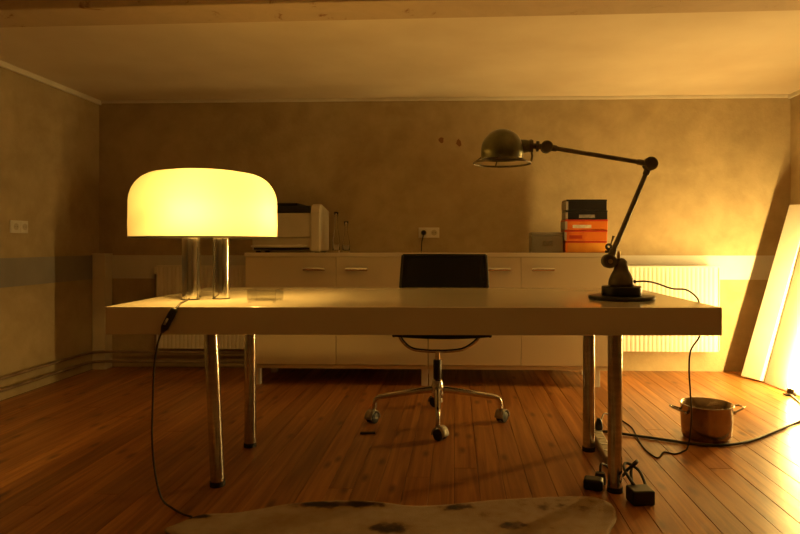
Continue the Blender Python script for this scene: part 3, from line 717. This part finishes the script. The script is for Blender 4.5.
obj('plug_cord', tb(spline([(.58, 2.535, .045), (.59, 2.56, .07), (.62, 2.60, .05), (.65, 2.68, .012), (.672, 2.73, .02)]), .005, 8), 'cord_rubber', t, smooth=True)
o = obj('floor_cable', tb(spline([(.715, 3.215, .012), (.78, 3.21, .008), (.85, 3.175, .008), (1.0, 3.10, .008), (1.14, 3.028, .008), (1.23, 3.015, .008), (1.33, 3.035, .008), (1.45, 3.10, .008), (1.60, 3.225, .008), (1.76, 3.36, .008), (1.90, 3.49, .008), (2.04, 3.75, .008), (2.10, 3.95, .008), (2.115, 4.03, .012)]), .0065, 10), 'cord_rubber', smooth=True, base=(1.3, 3.05, 0))
tag(o, 'thick black cable running past the pot across the floorboards', 'cable')
o = obj('floor_piece', bx(-.487, -.410, 3.148, 3.172, 0, .008, rot=Matrix.Rotation(.1, 4, 'Z')), 'black_rubber', bevel=0.003)  # small flat black piece on the floorboards near the chair base
tag(o, 'small flat black piece lying on the floor left of the chair', 'piece')

# ---------------------------------------------------------------- leaning boards and the lit tube lamp
def leaning(name, label, y0, y1, x0, x1, th, h, m, slope=.278):
    """slab whose foot runs from (x0,y0) to (x1,y1) and which leans over towards the right wall"""
    bm = bmesh.new(); c = 1 / math.hypot(1, slope); tx, tz = th * c, -th * c * slope
    g = []
    for (x, y) in ((x0, y0), (x1, y1)):
        g.append([Vector((x, y, -tz)), Vector((x + tx, y, 0)), Vector((x + tx + slope * h, y, h + 0)), Vector((x + slope * h, y, h - tz))])
    vs = [[bm.verts.new(p) for p in q] for q in g]
    bm.faces.new(vs[0]); bm.faces.new(vs[1][::-1])
    for i in range(4): bm.faces.new((vs[0][i], vs[0][(i + 1) % 4], vs[1][(i + 1) % 4], vs[1][i]))
    o = obj(name, bm, m, bevel=0.004)
    tag(o, label, 'board', 'boards leaning against the right wall')
leaning('leaning_board', 'narrow bright white board leaning against the right wall', 4.420, 4.575, 2.112, 2.050, .055, 1.232, 'board_white')
leaning('leaning_board', 'wide cream board leaning at the right edge of picture', 3.30, 4.405, 2.195, 2.132, .022, 1.15, 'board_cream', .262)

# lit tube lamp that leans on the wide board
t = thing('tube_lamp', 'glowing slim tube lamp leaning against the wide cream board', 'tube lamp', (2.122, 4.06, 0))
TA = Vector((2.126, 4.06, .012)); TD = Vector((.262, 0, 1)).normalized()
obj('tube', tb([TA + TD * .03, TA + TD * .97], .016, 14), 'lit_tube', t, smooth='auto')
for a, b_ in ((0, .035), (.965, 1.0)):
    cp = obj('end_cap', tb([TA + TD * a, TA + TD * b_], .0185, 18), 'dark_base', t, smooth='auto')
obj('floor_stop', bx(2.095, 2.155, 4.035, 4.085, 0, .008), 'black_rubber', t)
for q in (-.006, .006): obj('pin', tb([TA + TD * 1.0 + Vector((0, q, 0)), TA + TD * 1.012 + Vector((0, q, 0))], .002, 8), 'brass', t)

# ---------------------------------------------------------------- cowhide rug
outline = spline([(-.955, 2.115), (-.90, 2.185), (-.78, 2.205), (-.62, 2.285), (-.45, 2.32), (-.30, 2.318), (-.16, 2.285), (-.02, 2.305), (.13, 2.345), (.30, 2.375), (.45, 2.395), (.53, 2.385), (.575, 2.32), (.56, 2.20), (.51, 2.09), (.47, 1.90), (.50, 1.65), (.56, 1.40), (.60, 1.20), (.50, 1.05), (.38, 1.10), (.15, 1.0), (-.15, .94), (-.45, .98), (-.70, 1.05), (-.88, .98), (-.95, 1.10), (-.86, 1.35), (-.80, 1.60), (-.82, 1.85), (-.90, 2.0), (-.98, 2.06), (-.955, 2.115)], 4)[:-1]
ol = [(p.x, p.y) for p in outline]
def inside(x, y):
    c = False; j = len(ol) - 1
    for i in range(len(ol)):
        if (ol[i][1] > y) != (ol[j][1] > y) and x < (ol[j][0] - ol[i][0]) * (y - ol[i][1]) / (ol[j][1] - ol[i][1]) + ol[i][0]: c = not c
        j = i
    return c
blobs = [(-.50, 2.275, .11, .030, 1), (-.36, 2.285, .10, .030, 1), (-.92, 2.165, .06, .022, 1), (-.22, 2.095, .09, .05, .8), (0.0, 2.275, .06, .03, .9), (.195, 2.13, .05, .03, .9), (.30, 1.85, .16, .2, .9), (-.5, 1.75, .22, .2, 1), (-.1, 1.5, .2, .16, 1), (.33, 1.35, .14, .16, .9), (-.62, 1.3, .16, .18, 1), (.36, 2.30, .22, .09, .5), (.10, 2.20, .10, .06, .35), (-.62, 2.15, .07, .05, .3)]
bm = bmesh.new(); st = 0.0125; grid = {}
nx, ny = int(1.62 / st), int(1.52 / st)
def gv(i, j):
    if (i, j) not in grid:
        x, y = -1.0 + i * st, .90 + j * st
        grid[(i, j)] = bm.verts.new((x, y, .0075 + .0022 * math.sin(9 * x + 2) * math.sin(7 * y + 1)))
    return grid[(i, j)]
for i in range(nx):
    for j in range(ny):
        if inside(-1.0 + (i + .5) * st, .90 + (j + .5) * st):
            bm.faces.new((gv(i, j), gv(i + 1, j), gv(i + 1, j + 1), gv(i, j + 1)))
# pull the stair-stepped border onto the outline
for v in bm.verts:
    if any(len(e.link_faces) == 1 for e in v.link_edges):
        best = None
        for k in range(len(ol)):
            a = Vector(ol[k]); b_ = Vector(ol[(k + 1) % len(ol)]); ab = b_ - a; p = Vector((v.co.x, v.co.y))
            tt = max(0, min(1, (p - a).dot(ab) / max(1e-9, ab.dot(ab)))); q = a + ab * tt
            if best is None or (q - p).length < best[0]: best = ((q - p).length, q)
        if best[0] < st * 1.6: v.co.x, v.co.y = best[1]
        v.co.z = .0045
fld = [max([a * math.exp(-(((v.co.x - bx_) / rx) ** 2 + ((v.co.y - by_) / ry) ** 2) * .7) for bx_, by_, rx, ry, a in blobs]) * .62 for v in bm.verts]
o = obj('cowhide_rug', bm, 'cowhide', smooth=True, base=(-.2, 1.65, 0))
at = o.data.attributes.new('patch', 'FLOAT', 'POINT')
at.data.foreach_set('value', fld)
md = o.modifiers.new('thickness', 'SOLIDIFY'); md.thickness = .004; md.offset = -1
tag(o, 'cream cowhide rug with dark brown patches on the floor before the desk', 'rug')
